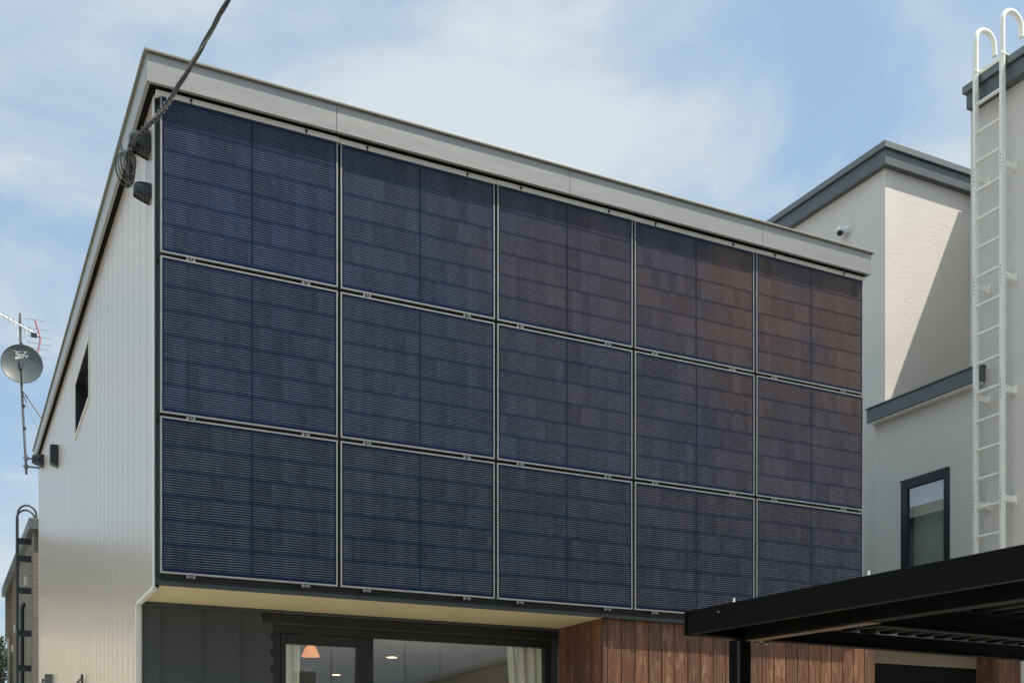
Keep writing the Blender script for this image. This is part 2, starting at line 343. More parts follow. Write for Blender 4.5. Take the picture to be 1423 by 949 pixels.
# roof slab with fascia, cap
XO = -.095
m = MB(); m.prism([(XO + .03, -.045, zroof(-.045) + .012), (XO + .03, YB + .25, zroof(YB + .25) + .012), (XO + .03, YB + .25, zroof(YB + .25) + .19), (XO + .03, -.045, zroof(-.045) + .19)], (XQ + .1 - XO, 0, 0))
m.prism([(XQ + .131, -.045, zroof(-.045) + .012), (XQ + .131, YQ + .1, zroof(YQ + .1) + .012), (XQ + .131, YQ + .1, zroof(YQ + .1) + .19), (XQ + .131, -.045, zroof(-.045) + .19)], (XR - .03 - XQ - .131, 0, 0)); rf = m.build('roof', MT['under'], house)
def fz(y): return zroof(y)
FY = -.075
xs = [XO, 1.31, 3.37, 5.442, XR]
for a, b in zip(xs, xs[1:]):
    MB().box(a + .0015, b - .0015, FY, FY + .028, 6.54, 6.742).build('fascia_panel', MT['fascia'], rf, .002)
m = MB(); m.prism([(XO, FY + .03, fz(FY + .03)), (XO, YB + .27, fz(YB)), (XO, YB + .27, fz(YB) + .20), (XO, FY + .03, fz(FY + .03) + .20)], (.028, 0, 0)); m.build('rake_fascia', MT['fascia'], rf, .002)
m = MB(); m.prism([(XR - .028, FY + .03, fz(FY + .03)), (XR - .028, YQ + .12, fz(YQ + .12)), (XR - .028, YQ + .12, fz(YQ + .12) + .20), (XR - .028, FY + .03, fz(FY + .03) + .20)], (.028, 0, 0)); m.build('rake_fascia', MT['fascia'], rf, .002)
m = MB(); m.box(XO - .02, XR + .02, FY - .022, FY + .05, 6.745, 6.762)
m.prism([(XO - .022, FY + .052, fz(FY + .052) + .203), (XO - .022, YB + .29, fz(YB) + .205), (XO - .022, YB + .29, fz(YB) + .222), (XO - .022, FY + .052, fz(FY + .052) + .222)], (.055, 0, 0))
m.prism([(XR - .035, FY + .052, fz(FY + .052) + .203), (XR - .035, YQ + .14, fz(YQ + .14) + .205), (XR - .035, YQ + .14, fz(YQ + .14) + .222), (XR - .035, FY + .052, fz(FY + .052) + .222)], (.055, 0, 0))
m.build('edge_cap', MT['cap'], rf, .002)
# band under the panels and the recess
m = MB(); m.box(XL + .03, XR, .070, .099, 2.976, 3.010); m.box(XL + .02, XR, .085, .099, 3.012, 3.12); m.build('base_trim', MT['lip'], house, .003)
RX0, RX1 = -.005, 3.815
m = MB(); m.box(RX0 + .025, 1.29, .101, YR, ZS, ZS + .02); m.box(1.293, 2.56, .101, YR, ZS, ZS + .02); m.box(2.563, RX1, .101, YR, ZS, ZS + .02); m.build('soffit', MT['soffit'], house)
boxp('soffit_edge', MT['black'], house, XL + .031, RX0 + .024, .101, YR, 2.965, ZS + .015)
# charcoal recess wall with standing seams
m = MB(); m.box(XL + .045, 1.079, YR, YR + .05, 0, ZS); m.box(1.079, 3.745, YR, YR + .05, 2.86, ZS); m.box(3.745, RX1, YR, YR + .05, 0, ZS)
for x in (.02, .177, .501, .819): m.box(x - .005, x + .005, YR - .014, YR, 0, ZS - .03)
m.box(XL + .045, RX1, YR - .02, YR - .001, ZS - .03, ZS - .002)
m.build('recess_wall', MT['dark'], house, .002)
m = MB(); m.box(.99, 3.79, YR - .022, YR - .001, 2.875, 2.945); m.build('window_head', MT['black'], house, .003)
# timber boards
def boards(name, x0, x1, y0, y1, z0, z1, along='x', pitch=.1425):
    m = MB(); a, b = (x0, x1) if along == 'x' else (y0, y1); n = max(1, round((b - a) / pitch)); p = (b - a) / n
    for i in range(n):
        m.cur = random.uniform(.02, 1); s, e = a + i * p + .0025, a + (i + 1) * p - .0025
        if along == 'x': m.prism([(s, y0 + .004, z0), (s + .004, y0, z0), (e - .004, y0, z0), (e, y0 + .004, z0), (e, y1, z0), (s, y1, z0)], (0, 0, z1 - z0))
        else: m.prism([(x0 + .004, s, z0), (x0, s + .004, z0), (x0, e - .004, z0), (x0 + .004, e, z0), (x1, e, z0), (x1, s, z0)], (0, 0, z1 - z0))
    return m.build(name, MT['wood'], house)
boards('timber_cladding', 3.862, 7.04, .12, .145, 0, 2.974, 'x')
boards('timber_return', RX1 + .002, RX1 + .027, .150, YR - .004, 0, ZS - .002, 'y')
boxp('timber_corner', MT['wood'], house, RX1 - .001, 3.8595, .117, .147, 0, 2.972, bevel=.003)
boxp('timber_backing', MT['black'], house, RX1 + .03, 7.03, .147, .25, 0, 2.965)
# big window in the recess
win = MB()
win.box(1.079, 3.745, YR - .005, YR + .06, 2.79, 2.858); win.box(1.079, 1.14, YR - .005, YR + .06, 0.1, 2.788); win.box(3.672, 3.745, YR - .005, YR + .06, .1, 2.788); win.box(1.86, 1.965, YR - .006, YR + .06, .1, 2.788)
wf = win.build('window', MT['black'], house, .004)
s = MB(); s.box(1.142, 1.184, YR - .012, YR + .03, .1, 2.786); s.box(1.81, 1.858, YR - .012, YR + .03, .1, 2.786); s.box(1.186, 1.808, YR - .012, YR + .03, 2.70, 2.786); s.build('sash', MT['black'], wf, .004)
boxp('pane', MT['glass2'], wf, 1.184, 1.81, YR + .018, YR + .022, .1, 2.701); boxp('pane', MT['glass2'], wf, 1.966, 3.671, YR + .018, YR + .022, .1, 2.789)
for z in (2.735, 2.60, 2.46): boxp('hinge', MT['black'], wf, 1.062, 1.078, YR - .016, YR - .001, z, z + .045)
# room behind it
rm = MB(); rm.add([(.6, YR + .3, 2.84), (4.3, YR + .3, 2.84), (4.3, 6.5, 2.84), (.6, 6.5, 2.84)], [(0, 1, 2, 3)])
rm.add([(.6, 6.5, .0), (4.3, 6.5, .0), (4.3, 6.5, 2.84), (.6, 6.5, 2.84)], [(0, 1, 2, 3)]); rm.add([(.6, YR + .06, 0), (.6, 6.5, 0), (.6, 6.5, 2.84), (.6, YR + .06, 2.84)], [(0, 1, 2, 3)]); rm.add([(4.3, YR + .06, 0), (4.3, 6.5, 0), (4.3, 6.5, 2.84), (4.3, YR + .06, 2.84)], [(0, 1, 2, 3)])
rm.add([(.6, YR + .06, 2.84), (4.3, YR + .06, 2.84), (4.3, YR + .3, 2.84), (.6, YR + .3, 2.84)], [(0, 1, 2, 3)])
rm.build('room_interior', MT['roomw'], house)
boxp('room_floor', MT['floorw'], house, .6, 4.3, YR + .06, 6.5, .05, .1)
def curtain(x0, x1, xt0, xt1, label):
    m = MB(); n = 60; top, bot = 2.80, .15; vs = []; rows = 8
    for j in range(rows + 1):
        t = j / rows; a = xt0 + (x0 - xt0) * t; b = xt1 + (x1 - xt1) * t
        for i in range(n + 1):
            u = i / n; vs.append((a + (b - a) * u, YR + .075 + .022 * math.sin(u * (xt1 - xt0) / .075 * 6.28 / 1.3 + 1.2 * math.sin(u * 9)), top + (bot - top) * t))
    fs = [(j * (n + 1) + i, j * (n + 1) + i + 1, (j + 1) * (n + 1) + i + 1, (j + 1) * (n + 1) + i) for j in range(rows) for i in range(n)]
    m.add(vs, fs, True); return tag(m.build('curtain', MT['curtain']), label, 'curtain', 'cream curtains behind the ground-floor glass')
curtain(1.12, 1.26, 1.12, 1.34, 'narrow cream curtain drawn to the left of the ground-floor glass door')
curtain(3.55, 3.80, 3.30, 3.80, 'cream curtain gathered at the right end of the wide ground-floor window')
PXX = 1.56
def downlight(x, y, lab):
    t = thing('downlight', (x, y, 2.84), lab, 'ceiling light', 'warm round lights in the ground-floor ceiling')
    c = [(x + .055 * math.cos(a * .3927), y + .055 * math.sin(a * .3927), 2.832) for a in range(16)]
    MB().prism(c, (0, 0, .006)).build('lamp_face', MT['lamp'], t)
    m = MB(); ring = [(x + .066 * math.cos(a * .3927), y + .066 * math.sin(a * .3927), 2.834) for a in range(17)]; m.tube(ring, .008, 6, False); m.build('rim', MT['white'], t)
downlight(2.9, 5.0, 'warm round ceiling light seen low through the glass door'); downlight(2.80, 2.75, 'warm round ceiling light seen through the wide window near its left edge')
pl = thing('pendant_lamp', (PXX, 1.5, 2.6), 'glowing orange pendant lamp high behind the glass door', 'pendant lamp')
m = MB(); m.tube([(PXX, 1.5, 2.84), (PXX, 1.5, 2.76)], .004); m.build('cord', MT['black'], pl)
m = MB(); m.tube([(PXX, 1.5, 2.77), (PXX, 1.5, 2.74), (PXX, 1.5, 2.66)], [.02, .05, .085], 20, True); m.build('lamp_shade', lampm('orange_lamp_shade', (1, .36, .12), .6), pl)
# side window
wy0, wy1, wz0, wz1 = hole
m = MB()
m.box(XL - .012, XL + .10, wy0 - .03, wy0, wz0 - .03, wz1 + .03); m.box(XL - .012, XL + .10, wy1, wy1 + .03, wz0 - .03, wz1 + .03)
m.box(XL - .012, XL + .10, wy0, wy1, wz1, wz1 + .03); m.box(XL - .018, XL + .10, wy0, wy1, wz0 - .03, wz0)
sf = m.build('window', MT['trim'], house, .003)
m = MB(); m.box(XL + .102, XL + .13, wy0, wy1, wz0, wz0 + .05); m.box(XL + .102, XL + .13, wy0, wy1, wz1 - .05, wz1); m.box(XL + .102, XL + .13, wy0, wy0 + .05, wz0 + .05, wz1 - .05); m.box(XL + .102, XL + .13, wy1 - .05, wy1, wz0 + .05, wz1 - .05); m.box(XL + .102, XL + .13, wy0 + .75, wy0 + .80, wz0 + .05, wz1 - .05)
m.box(XL + .0, XL + .1, wy0, wy0 + .004, wz0, wz1); m.box(XL + .0, XL + .1, wy1 - .004, wy1, wz0, wz1); m.box(XL, XL + .1, wy0, wy1, wz1 - .004, wz1)
m.build('sash', MT['black'], sf)
boxp('pane', MT['glass'], sf, XL + .112, XL + .116, wy0 + .05, wy1 - .05, wz0 + .05, wz1 - .05)
boxp('dark_room', MT['black'], sf, XL + .30, XL + .31, wy0 - .3, wy1 + .3, wz0 - .3, wz1 + .3)
# vent hoods on the side wall: rounded cowl, open at the bottom
def vent(y, z, s=1.0, kind='round'):
    m = MB(); seg = 14; vs = []; r = .078 * s; d = .15 * s
    if kind == 'round':
        prof = [(0.0, r), (.35, r), (.7, r * .96), (.92, r * .8), (1.0, r * .55)]
        rings = []
        for t, rr in prof:
            x = XL - t * d; ring = [(x, y + rr * math.cos(math.pi * k / seg), z + rr * 1.25 * math.sin(math.pi * k / seg)) for k in range(seg + 1)]
            ring = [(x, y + rr, z - r * .9 + .05 * t * s)] + ring + [(x, y - rr, z - r * .9 + .05 * t * s)]
            rings.append(ring)
        q = len(rings[0])
        for a in rings: vs += a
        fs = [(i * q + k, i * q + k + 1, (i + 1) * q + k + 1, (i + 1) * q + k) for i in range(len(rings) - 1) for k in range(q - 1)]
        m.add(vs, fs, True); m.add(rings[-1], [tuple(range(q))], True)
        v = m.build('vent_hood', MT['hood'], house)
        g = MB(); g.prism([(XL - .002, y - r * .93, z - r * .80), (XL - d * .97, y - r * .50, z - r * .80 + .05 * s), (XL - d * .97, y + r * .50, z - r * .80 + .05 * s), (XL - .002, y + r * .93, z - r * .80)], (0, 0, .006))
        for k in range(4): g.box(XL - d * (.15 + .2 * k) - .006, XL - d * (.15 + .2 * k), y - r * .8, y + r * .8, z - r * .80 - .012 + .05 * s * (.15 + .2 * k), z - r * .80 + .05 * s * (.15 + .2 * k))
        g.build('vent_grille', MT['black'], v)
    return m
vent(.257, 5.90, .80); vent(.292, 6.27, .98)
vent(12.2, 6.93, 1.25)
t = MB(); t.prism([(XL - .003, 9.0, 6.06), (XL - .11, 9.0, 6.10), (XL - .11, 9.0, 6.36), (XL - .09, 9.0, 6.37), (XL - .003, 9.0, 6.37)], (0, .16, 0)); lv = t.build('louvre_hood', MT['hood'], house, .006)
# porch to the right of the timber wall
m = MB(); m.box(7.045, 9.18, .10, 2.2, 3.0, 3.13); m.build('porch_roof', MT['roof'], house)
boxp('porch_soffit', MT['pbeige'], house, 7.045, 8.838, .105, .41, 2.975, 2.995)
boxp('porch_header', MT['pbeige'], house, 7.045, 8.838, .412, .428, 2.765, 2.97)
boxp('porch_back_wall', MT['under'], house, 7.035, 8.9, .43, .47, 0, 2.99)
boards('timber_return', 8.84, 8.86, .145, .429, 0, 2.99, 'y', .14); boards('timber_cladding', 8.84, 9.185, .118, .143, 0, 2.99, 'x', .14)

# ------------------------------------------------------------------ solar panels
W, H = 1.3538, 1.16
PW, PH, PT = W - .024, H - .026, .035
rown = ['bottom', 'middle', 'top']; coln = ['first', 'second', 'third', 'fourth', 'fifth']
sheenc = {(0, 2): (.040, .040, .062), (1, 2): (.060, .047, .050), (2, 2): (.036, .042, .070), (3, 2): (.078, .052, .050), (4, 2): (.100, .066, .070),
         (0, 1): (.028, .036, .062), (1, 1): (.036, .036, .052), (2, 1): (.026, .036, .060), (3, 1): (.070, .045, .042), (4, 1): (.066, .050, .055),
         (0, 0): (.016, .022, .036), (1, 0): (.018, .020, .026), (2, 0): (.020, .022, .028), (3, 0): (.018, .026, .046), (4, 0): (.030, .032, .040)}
def clamp(mb, x, z):
    mb.box(x - .032, x - .014, .002, .03, z - .012, z + .012); mb.box(x + .014, x + .032, .002, .03, z - .012, z + .012); mb.box(x - .032, x + .032, .012, .03, z - .011, z + .011)
    mb.tube([(x, -.004, z), (x, .012, z)], .007, 8)
meshes = {}
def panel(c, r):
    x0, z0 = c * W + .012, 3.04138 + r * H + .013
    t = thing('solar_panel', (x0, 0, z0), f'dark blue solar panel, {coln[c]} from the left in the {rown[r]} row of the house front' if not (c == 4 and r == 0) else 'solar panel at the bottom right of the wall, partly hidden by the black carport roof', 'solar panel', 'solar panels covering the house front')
    t['_o'] = (0, 0, 0)
    if 'frame' not in meshes:
        f = MB(); b = .0115
        f.prism([(0, 0, 0), (PW, 0, 0), (PW - b, 0, b), (b, 0, b)], (0, PT, 0)); f.prism([(0, 0, PH), (PW, 0, PH), (PW - b, 0, PH - b), (b, 0, PH - b)], (0, PT, 0))
        f.prism([(0, 0, 0), (b, 0, b), (b, 0, PH - b), (0, 0, PH)], (0, PT, 0)); f.prism([(PW, 0, 0), (PW - b, 0, b), (PW - b, 0, PH - b), (PW, 0, PH)], (0, PT, 0))
        o = f.build('frame', MT['alu'], t); meshes['frame'] = o.data
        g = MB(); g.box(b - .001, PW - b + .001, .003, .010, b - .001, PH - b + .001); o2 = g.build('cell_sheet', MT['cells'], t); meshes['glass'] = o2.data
        q = MB(); clamp(q, .215, -.013); o3 = q.build('clamp', MT['galv'], t); meshes['clamp'] = o3.data; o4 = o3.copy(); COL.objects.link(o4); o4.location = (.862, 0, 0)
        g2 = o2
    else:
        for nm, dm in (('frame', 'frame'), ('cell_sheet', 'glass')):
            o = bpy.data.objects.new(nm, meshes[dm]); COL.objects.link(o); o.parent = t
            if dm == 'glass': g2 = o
        for dx in (0, .862):
            o = bpy.data.objects.new('clamp', meshes['clamp']); COL.objects.link(o); o.parent = t; o.location = (dx, 0, 0)
    t.rotation_euler = (R(random.uniform(-.25, .25)), 0, R(random.uniform(-.18, .18)))
    g2.color = tuple(q * (.82 if r else .5) for q in sheenc[(c, r)]) + ((.50, .9, 1.2)[r],)  # mirrored sky and houses painted in: bottom row darker, top row lighter
    if r == 2:
        m = MB(); m.box(-.0105 if c else -.03, PW + .0105 if c < 4 else PW + .016, -.006, .06, PH + .001, PH + .030)
        m.box(-.0105 if c else -.03, PW + .0105 if c < 4 else PW + .016, -.0065, -.002, PH - .008, PH + .001)
        m.build('top_rail', MT['rail'], t, .002)
        for x in (.215, 1.077): k2 = MB(); k2.tube([(x, -.014, PH + .012), (x, -.006, PH + .012)], .010, 8); k2.box(x - .004, x + .004, -.010, -.006, PH - .010, PH + .006); k2.build('rail_bolt', MT['hood'], t)
    return t
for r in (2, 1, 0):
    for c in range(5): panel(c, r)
# mounting rails on the wall behind the panels
for r in range(4):
    z = 3.04138 + r * H
    m = MB(); m.box(.0, XR - .02, .038, .083, z - .03, z + .03) if r else m.box(.0, XR - .02, .05, .082, z - .012, z + .03); m.build('mounting_rail', MT['black'], house)

# ------------------------------------------------------------------ stucco house on the right
nb = thing('neighbour_house', (11, 0, 0), 'pale stucco house with slate-grey eaves to the right of the panelled house', 'house')
XA, XN, YL = 9.20, 9.366, 2.30
m = MB(); m.box(XA, 16, -1.25, .807, 0, 9.30); m.build('tall_wall', MT['stucco'], nb)
wy = (1.111, 1.865, 4.0, 5.212)
m = MB(); m.box(XA, XA + .2, .807, wy[0], 0, 6.20); m.box(XA, XA + .2, wy[1], 2.32, 0, 6.20); m.box(XA, XA + .2, wy[0], wy[1], 0, wy[2]); m.box(XA, XA + .2, wy[0], wy[1], wy[3], 6.20)
m.box(XA + .2, XN, YL - .02, 2.32, 0, 6.2); m.build('low_wall', MT['stucco'], nb)
m = MB(); m.box(XN, 16, YL, 9, 0, 9.60); m.build('rear_wall', MT['stucco'], nb)
m = MB(); m.box(10.9, 16, .807, YL, 0, 9.46); m.build('recess_side_wall', MT['stucco'], nb)
m = MB(); m.box(XA + .01, 10.9, .807, YL, 6.10, 6.16); m.build('low_roof', MT['roof'], nb)
m = MB(); m.box(XA - .11, XA + .05, .60, 2.345, 6.075, 6.245); m.box(XA - .125, XA + .02, .59, 2.36, 6.246, 6.262); m.build('gutter', MT['slate'], nb, .003)
boxp('gutter_soffit', MT['white'], nb, XA - .095, XA - .001, .62, 2.33, 6.058, 6.073)
def eave(name, x0, y0, x1, y1, zb, zt):       # two-layer fascia round the -x and -y sides
    m = MB(); m.box(x0, x1, y0, y1, zb, zt - .09); m.build(name, MT['slate'], nb, .003)
    m = MB(); m.box(x0 - .035, x1 + .03, y0 - .035, y1 + .03, zt - .085, zt); m.build('coping', MT['slated'], nb, .004)
eave('rear_fascia', XN - .085, YL - .085, 16.1, 9.1, 9.385, 9.665)
eave('tall_fascia', XA - .12, -1.35, 16.1, .765, 9.235, 9.50)
boxp('recess_side_fascia', MT['slate'], nb, 10.86, 16.05, .84, YL - .13, 9.30, 9.50)
# window
m = MB(); y0, y1, z0, z1 = wy; fx = XA - .012
m.box(fx, XA + .10, y0, y0 + .085, z0, z1); m.box(fx, XA + .10, y1 - .105, y1, z0, z1); m.box(fx, XA + .10, y0 + .085, y1 - .105, z1 - .095, z1); m.box(fx, XA + .10, y0 + .085, y1 - .105, z0, z0 + .09)
m.box(fx - .015, fx, y0 - .01, y1 + .01, z1 + .001, z1 + .02)
wf = m.build('window', pbr('navy_black_sash', (.010, .015, .019), .35, .1, vary=.1), nb, .004)
boxp('pane', glassm('clear_mirror_glass', .26, (.97, .98, .97)), wf, XA + .012, XA + .016, y0 + .086, y1 - .106, z0 + .091, z1 - .096)
m = MB(); n = 64
for i in range(n): z = z0 + .1 + i * (z1 - z0 - .2) / n; m.prism([(XA + .12, y0 + .07, z), (XA + .128, y0 + .07, z + .0175), (XA + .130, y0 + .07, z + .0175), (XA + .122, y0 + .07, z)], (0, y1 - y0 - .15, 0))
m.build('blind', MT['blind'], wf)
boxp('dark_room', MT['hood'], wf, XA + .18, XA + .195, y0 - .0, y1, z0, z1)
# security camera
sc = thing('security_camera', (XN, 3.0, 8.86), 'small white dome camera on the pale stucco wall above the panelled house', 'camera')
m = MB(); m.tube([(XN, 3, 8.87), (XN - .03, 3, 8.87), (XN - .035, 3, 8.87)], [.07, .07, .05], 16); m.tube([(XN - .03, 3, 8.87), (XN - .09, 3, 8.87), (XN - .13, 2.985, 8.855)], [.035, .04, .045], 12)
m.build('mount', MT['wplastic'], sc)
m = MB()
bm = bmesh.new(); bmesh.ops.create_uvsphere(bm, u_segments=20, v_segments=12, radius=.062); m.add([v.co + Vector((XN - .125, 2.98, 8.85)) for v in bm.verts], [[v.index for v in f.verts] for f in bm.faces], True); bm.free()
m.build('dome_housing', MT['wplastic'], sc)
m = MB(); bm = bmesh.new(); bmesh.ops.create_uvsphere(bm, u_segments=16, v_segments=10, radius=.042); m.add([v.co + Vector((XN - .142, 2.965, 8.815)) for v in bm.verts], [[v.index for v in f.verts] for f in bm.faces], True); bm.free()
m.build('lens_dome', MT['hood'], sc)
# white ladder
ld = thing('wall_ladder', (9.0, .39, 0), 'white steel roof ladder fixed to the tall stucco wall', 'ladder')
LXp = 9.0; yn, yf = .206, .564
for y in (yn, yf):
    m = MB(); m.box(LXp - .033, LXp + .033, y - .018, y + .018, 2.6, 9.56); m.build('stile', MT['white'], ld, .006)
    m = MB(); a = [(LXp, y, 9.28), (LXp, y, 9.86)]
    zc, rr = 9.89, .145
    for k in range(13): a.append((LXp + rr - rr * math.cos(math.pi * k / 12 * .97), y - .01 * k / 12, zc + rr * math.sin(math.pi * k / 12 * .97)))
    a.append((LXp + rr * 2 + .0, y - .01, 9.79)); m.tube(a, .029, 12); m.build('grab_hook', MT['white'], ld)
m0 = None
for i in range(21):
    z = 9.157 - i * .3262
    if z < 2.7: break
    MB().tube([(LXp + .004, yn + .014, z), (LXp + .004, yf - .014, z)], .020, 10).build('rung', MT['white'], ld)
for z in (8.33, 7.10, 5.85, 4.64):
    for y in (yn, yf):
        m = MB(); m.box(LXp + .018, XA - .008, y - .016, y + .016, z - .034, z + .034); m.box(XA - .008, XA - .001, y - .03, y + .03, z - .05, z + .05); m.build('bracket', MT['white'], ld, .003)
    for y in (yn, yf):
        for q in range(-2, 3): MB().box(LXp - .0345, LXp - .0328, y - .005, y + .005, z + q * .045 - .006, z + q * .045 + .006).build('bolt_hole', MT['hood'], ld)
m = MB(); m.box(LXp - .03, LXp + .25, yn - .03, yn + .03, 9.515, 9.53); m.box(LXp + .03, LXp + .06, yn, yf, 9.50, 9.545); m.box(LXp - .03, LXp + .25, yf - .03, yf + .03, 9.515, 9.53); m.build('top_plate', MT['white'], ld, .003)

# ------------------------------------------------------------------ carport
cp = thing('carport', (4.5, -4.8, 0), 'black flat-roofed steel carport in front of the timber wall', 'carport')
CX, CY = 2.71, -2.70
def cz(x, y): return 2.597 + (y - CY) * .0145 - (x - CX) * .004
XE, YE = 6.6, -7.9
m = MB(); zt, zb = cz(CX, CY), cz(CX, CY) - .145
m.prism([(CX, CY, zb), (CX, YE, cz(CX, YE) - .145), (CX, YE, cz(CX, YE)), (CX, CY, zt)], (.05, 0, 0)); m.build('side_fascia', MT['blackcp'], cp, .006)
m = MB(); m.box(CX - .012, CX + .062, CY, CY + .012, zb - .006, zt + .006); m.build('end_cap', MT['blackcp'], cp, .003)
for yy, nm in ((-2.70, 'rear_beam'), (-3.75, 'cross_beam'), (-5.1, 'cross_beam'), (-6.3, 'cross_beam')):
    bh_ = .145 if nm == 'rear_beam' else .172
    m = MB(); z = cz(CX, yy) - bh_; d = -.004 * (XE - CX); y2 = yy + .09
    x0 = CX + .052 if nm == 'rear_beam' else 3.222
    m.prism([(x0, yy, z + .004), (XE, yy, z + d - .006), (XE, yy, z + bh_ + d - .05), (x0, yy, z + bh_ - .05)], (0, .008, 0))
    m.prism([(x0, yy - .03, z + .0), (XE, yy - .03, z + d - .01), (XE, yy - .03, z + d - .002), (x0, yy - .03, z + .008)], (0, .075, 0))
    m.build(nm, MT['blackcp'], cp)
m = MB(); m.prism([(3.12, CY + .01, 2.445), (3.12, YE, cz(3.12, YE) - .165), (3.12, YE, cz(3.12, YE) - .015), (3.12, CY + .01, 2.575)], (.10, 0, 0)); m.build('inner_beam', MT['blackcp'], cp, .004)
m = MB(); m.prism([(3.135, -2.735, 2.431), (3.135, -3.80, 2.418), (3.135, -3.80, 2.424), (3.135, -2.735, 2.437)], (.075, 0, 0)); m.build('beam_flange', MT['woodrefl'], cp)
for (x, y) in ((3.12, -2.69), (6.3, -2.69), (3.12, -7.4), (6.3, -7.4)):
    m = MB(); m.box(x, x + .102, y + .012, y + .11, 0, 2.45); m.build('post', MT['blackcp'], cp, .006)
boxp('post_trim', MT['lip'], cp, 3.112, 3.126, -2.690, -2.679, 0, 2.44)
# folded-plate deck: trapezoid ribs running along Y
prof = []; x = CX + .055; k = 0
while x < XE - .01:
    prof += [(x, .0), (x + .065, .0), (x + .085, .042), (x + .145, .042)]; x += .17
m = MB(); vs = []
for y in (CY + .0, YE): vs += [(a, y, cz(a, y) - .046 + b) for a, b in prof]
q = len(prof); m.add(vs, [(i, i + 1, q + i + 1, q + i) for i in range(q - 1)])
m.build('roof_deck', MT['deck'], cp)
m = MB()
for x, y, z in ((3.25, -2.73, 2.475), (3.262, -2.73, 2.44), (3.235, -2.73, 2.425), (3.32, -2.73, 2.43)): m.tube([(x, y, z), (x, y + .03, z)], .010, 8); m.tube([(x, y - .012, z), (x, y, z)], .006, 8)
m.build('joint_bolt', MT['bolt'], cp)
m = MB(); m.tube([(2.705, -3.02, 2.55), (2.712, -3.02, 2.55)], .006, 8); m.build('rivet', MT['bolt'], cp)
for y in (-3.111, -4.178, -5.25):
    m = MB(); z = cz(2.75, y); m.tube([(2.75, y, z - .03), (2.75, y, z + .008)], .012, 8); m.tube([(2.75, y, z + .008), (2.75, y, z + .03)], .006, 8); m.build('roof_bolt', MT['wplastic'], cp)

# ------------------------------------------------------------------ service cable
sp = lambda f, n: [f(i / n) for i in range(n + 1)]
def cr(P, n=14):
    P = [Vector(p) for p in P]; Q = [P[0] * 2 - P[1]] + P + [P[-1] * 2 - P[-2]]; out = []
    for i in range(1, len(Q) - 2):
        for k in range(n):
            t = k / n; a, b, c, d = Q[i - 1:i + 3]
            out.append(.5 * ((2 * b) + (c - a) * t + (2 * a - 5 * b + 4 * c - d) * t * t + (3 * b - a - 3 * c + d) * t ** 3))
    out.append(P[-1]); return out
def helix(path, r, turns_per_m, ph, keep=None):
    out = []; s = 0; prev = path[0]
    for i, p in enumerate(path):
        s += (p - prev).length; prev = p; d = (path[min(i + 1, len(path) - 1)] - path[max(i - 1, 0)]).normalized(); u = d.orthogonal().normalized(); e = d.cross(u)
        a = ph + s * turns_per_m * 6.283; out.append(p + (u * math.cos(a) + e * math.sin(a)) * r)
    return out
sc_ = thing('service_cable', (-.13, .55, 6.3), 'twisted black overhead power cable crossing the sky to the top left corner of the house', 'cable')
A0 = Vector((-.150, .26, 6.235))
PTS = [A0, Vector((-.09, .08, 6.275)), Vector((.014, -.15, 6.335)), Vector((.166, -.6, 6.500)), Vector((.295, -.95, 6.69)), Vector((.75, -2.2, 7.35)), Vector((2.2, -6.4, 9.3)), Vector((4.0, -11.5, 11.0))]
path = cr(PTS, 60)
for k, mt in ((0, 'cable'), (1, 'cableg'), (2, 'cable')):
    MB().tube(helix(path, .0088, 1.7, k * 2.094), .0085, 8).build('strand', MT[mt], sc_)
arm = [p for p in path if .0 < (p - A0).length < .95]
arm2 = []
for i in range(len(arm) - 1):
    for k in range(6): arm2.append(arm[i].lerp(arm[i + 1], k / 6))
arm2 = [p for p in arm2 if .16 < (p - A0).length < .58]
MB().tube(helix(arm2, .0195, 24, 0), .0035, 6).build('spiral_grip', MT['galv'], sc_)
for k in range(5):     # slack loops at the anchor
    rr = .045 + .010 * k; c = A0 + Vector((-.01 - .008 * k, -.01 + .015 * k, -.12 - .012 * k)); pts = []
    for i in range(33):
        a = i / 32 * 6.0 + 1.2 + k * .35; pts.append(c + Vector((rr * .85 * math.cos(a), rr * .8 * math.cos(a + .5), rr * 1.2 * math.sin(a))))
    pts = [A0 + Vector((0, .01 * k, -.01))] + pts
    MB().tube(cr(pts, 3), .0058, 7).build('loop', MT['cable' if k % 2 == 0 else 'cableg'], sc_)
m = MB(); m.tube(cr([A0 + Vector((-.03, .06, -.03)), A0 + Vector((-.05, .16, .03)), A0 + Vector((-.06, .22, .12))], 6), .012, 8); m.tube([A0 + Vector((.0, .06, .02)), A0 + Vector((.005, .14, -.22))], .018, 8); m.tube([A0 + Vector((-.01, .16, .02)), A0 + Vector((-.0, .24, -.20))], .014, 8)
m.build('connector_sleeve', MT['hood'], sc_)
m = MB(); m.tube([A0, A0 + Vector((.06, .02, .08)), A0 + Vector((.10, .05, .16))], .008, 8); m.box(-.066, -.021, .26, .36, 6.30, 6.38); m.build('anchor_bracket', MT['galv'], sc_)
# pole the cable goes to (behind the camera)
up = thing('utility_pole', (4.0, -11.6, 0), 'concrete utility pole across the forecourt', 'utility pole')
m = MB(); m.tube([(4, -11.6, 0), (4, -11.6, 12)], [.17, .10], 16); m.build('pole', MT['concrete'], up); boxp('crossarm', MT['galv'], up, 3.1, 4.9, -11.75, -11.67, 10.6, 10.68)
for i, (z, yy, sag) in enumerate(((10.7, -11.8, .5), (10.2, -11.8, .7), (9.3, -11.75, .6), (8.6, -11.75, .8))):
    m = MB(); m.tube([(-40 + 88 * t, yy, z - sag * 4 * ((t * 3) % 1) * (1 - (t * 3) % 1)) for t in [q / 90 for q in range(91)]], .016, 6)
    tag(m.build('overhead_wire', MT['cable']), 'black overhead wire along the street', 'cable', 'street wires')

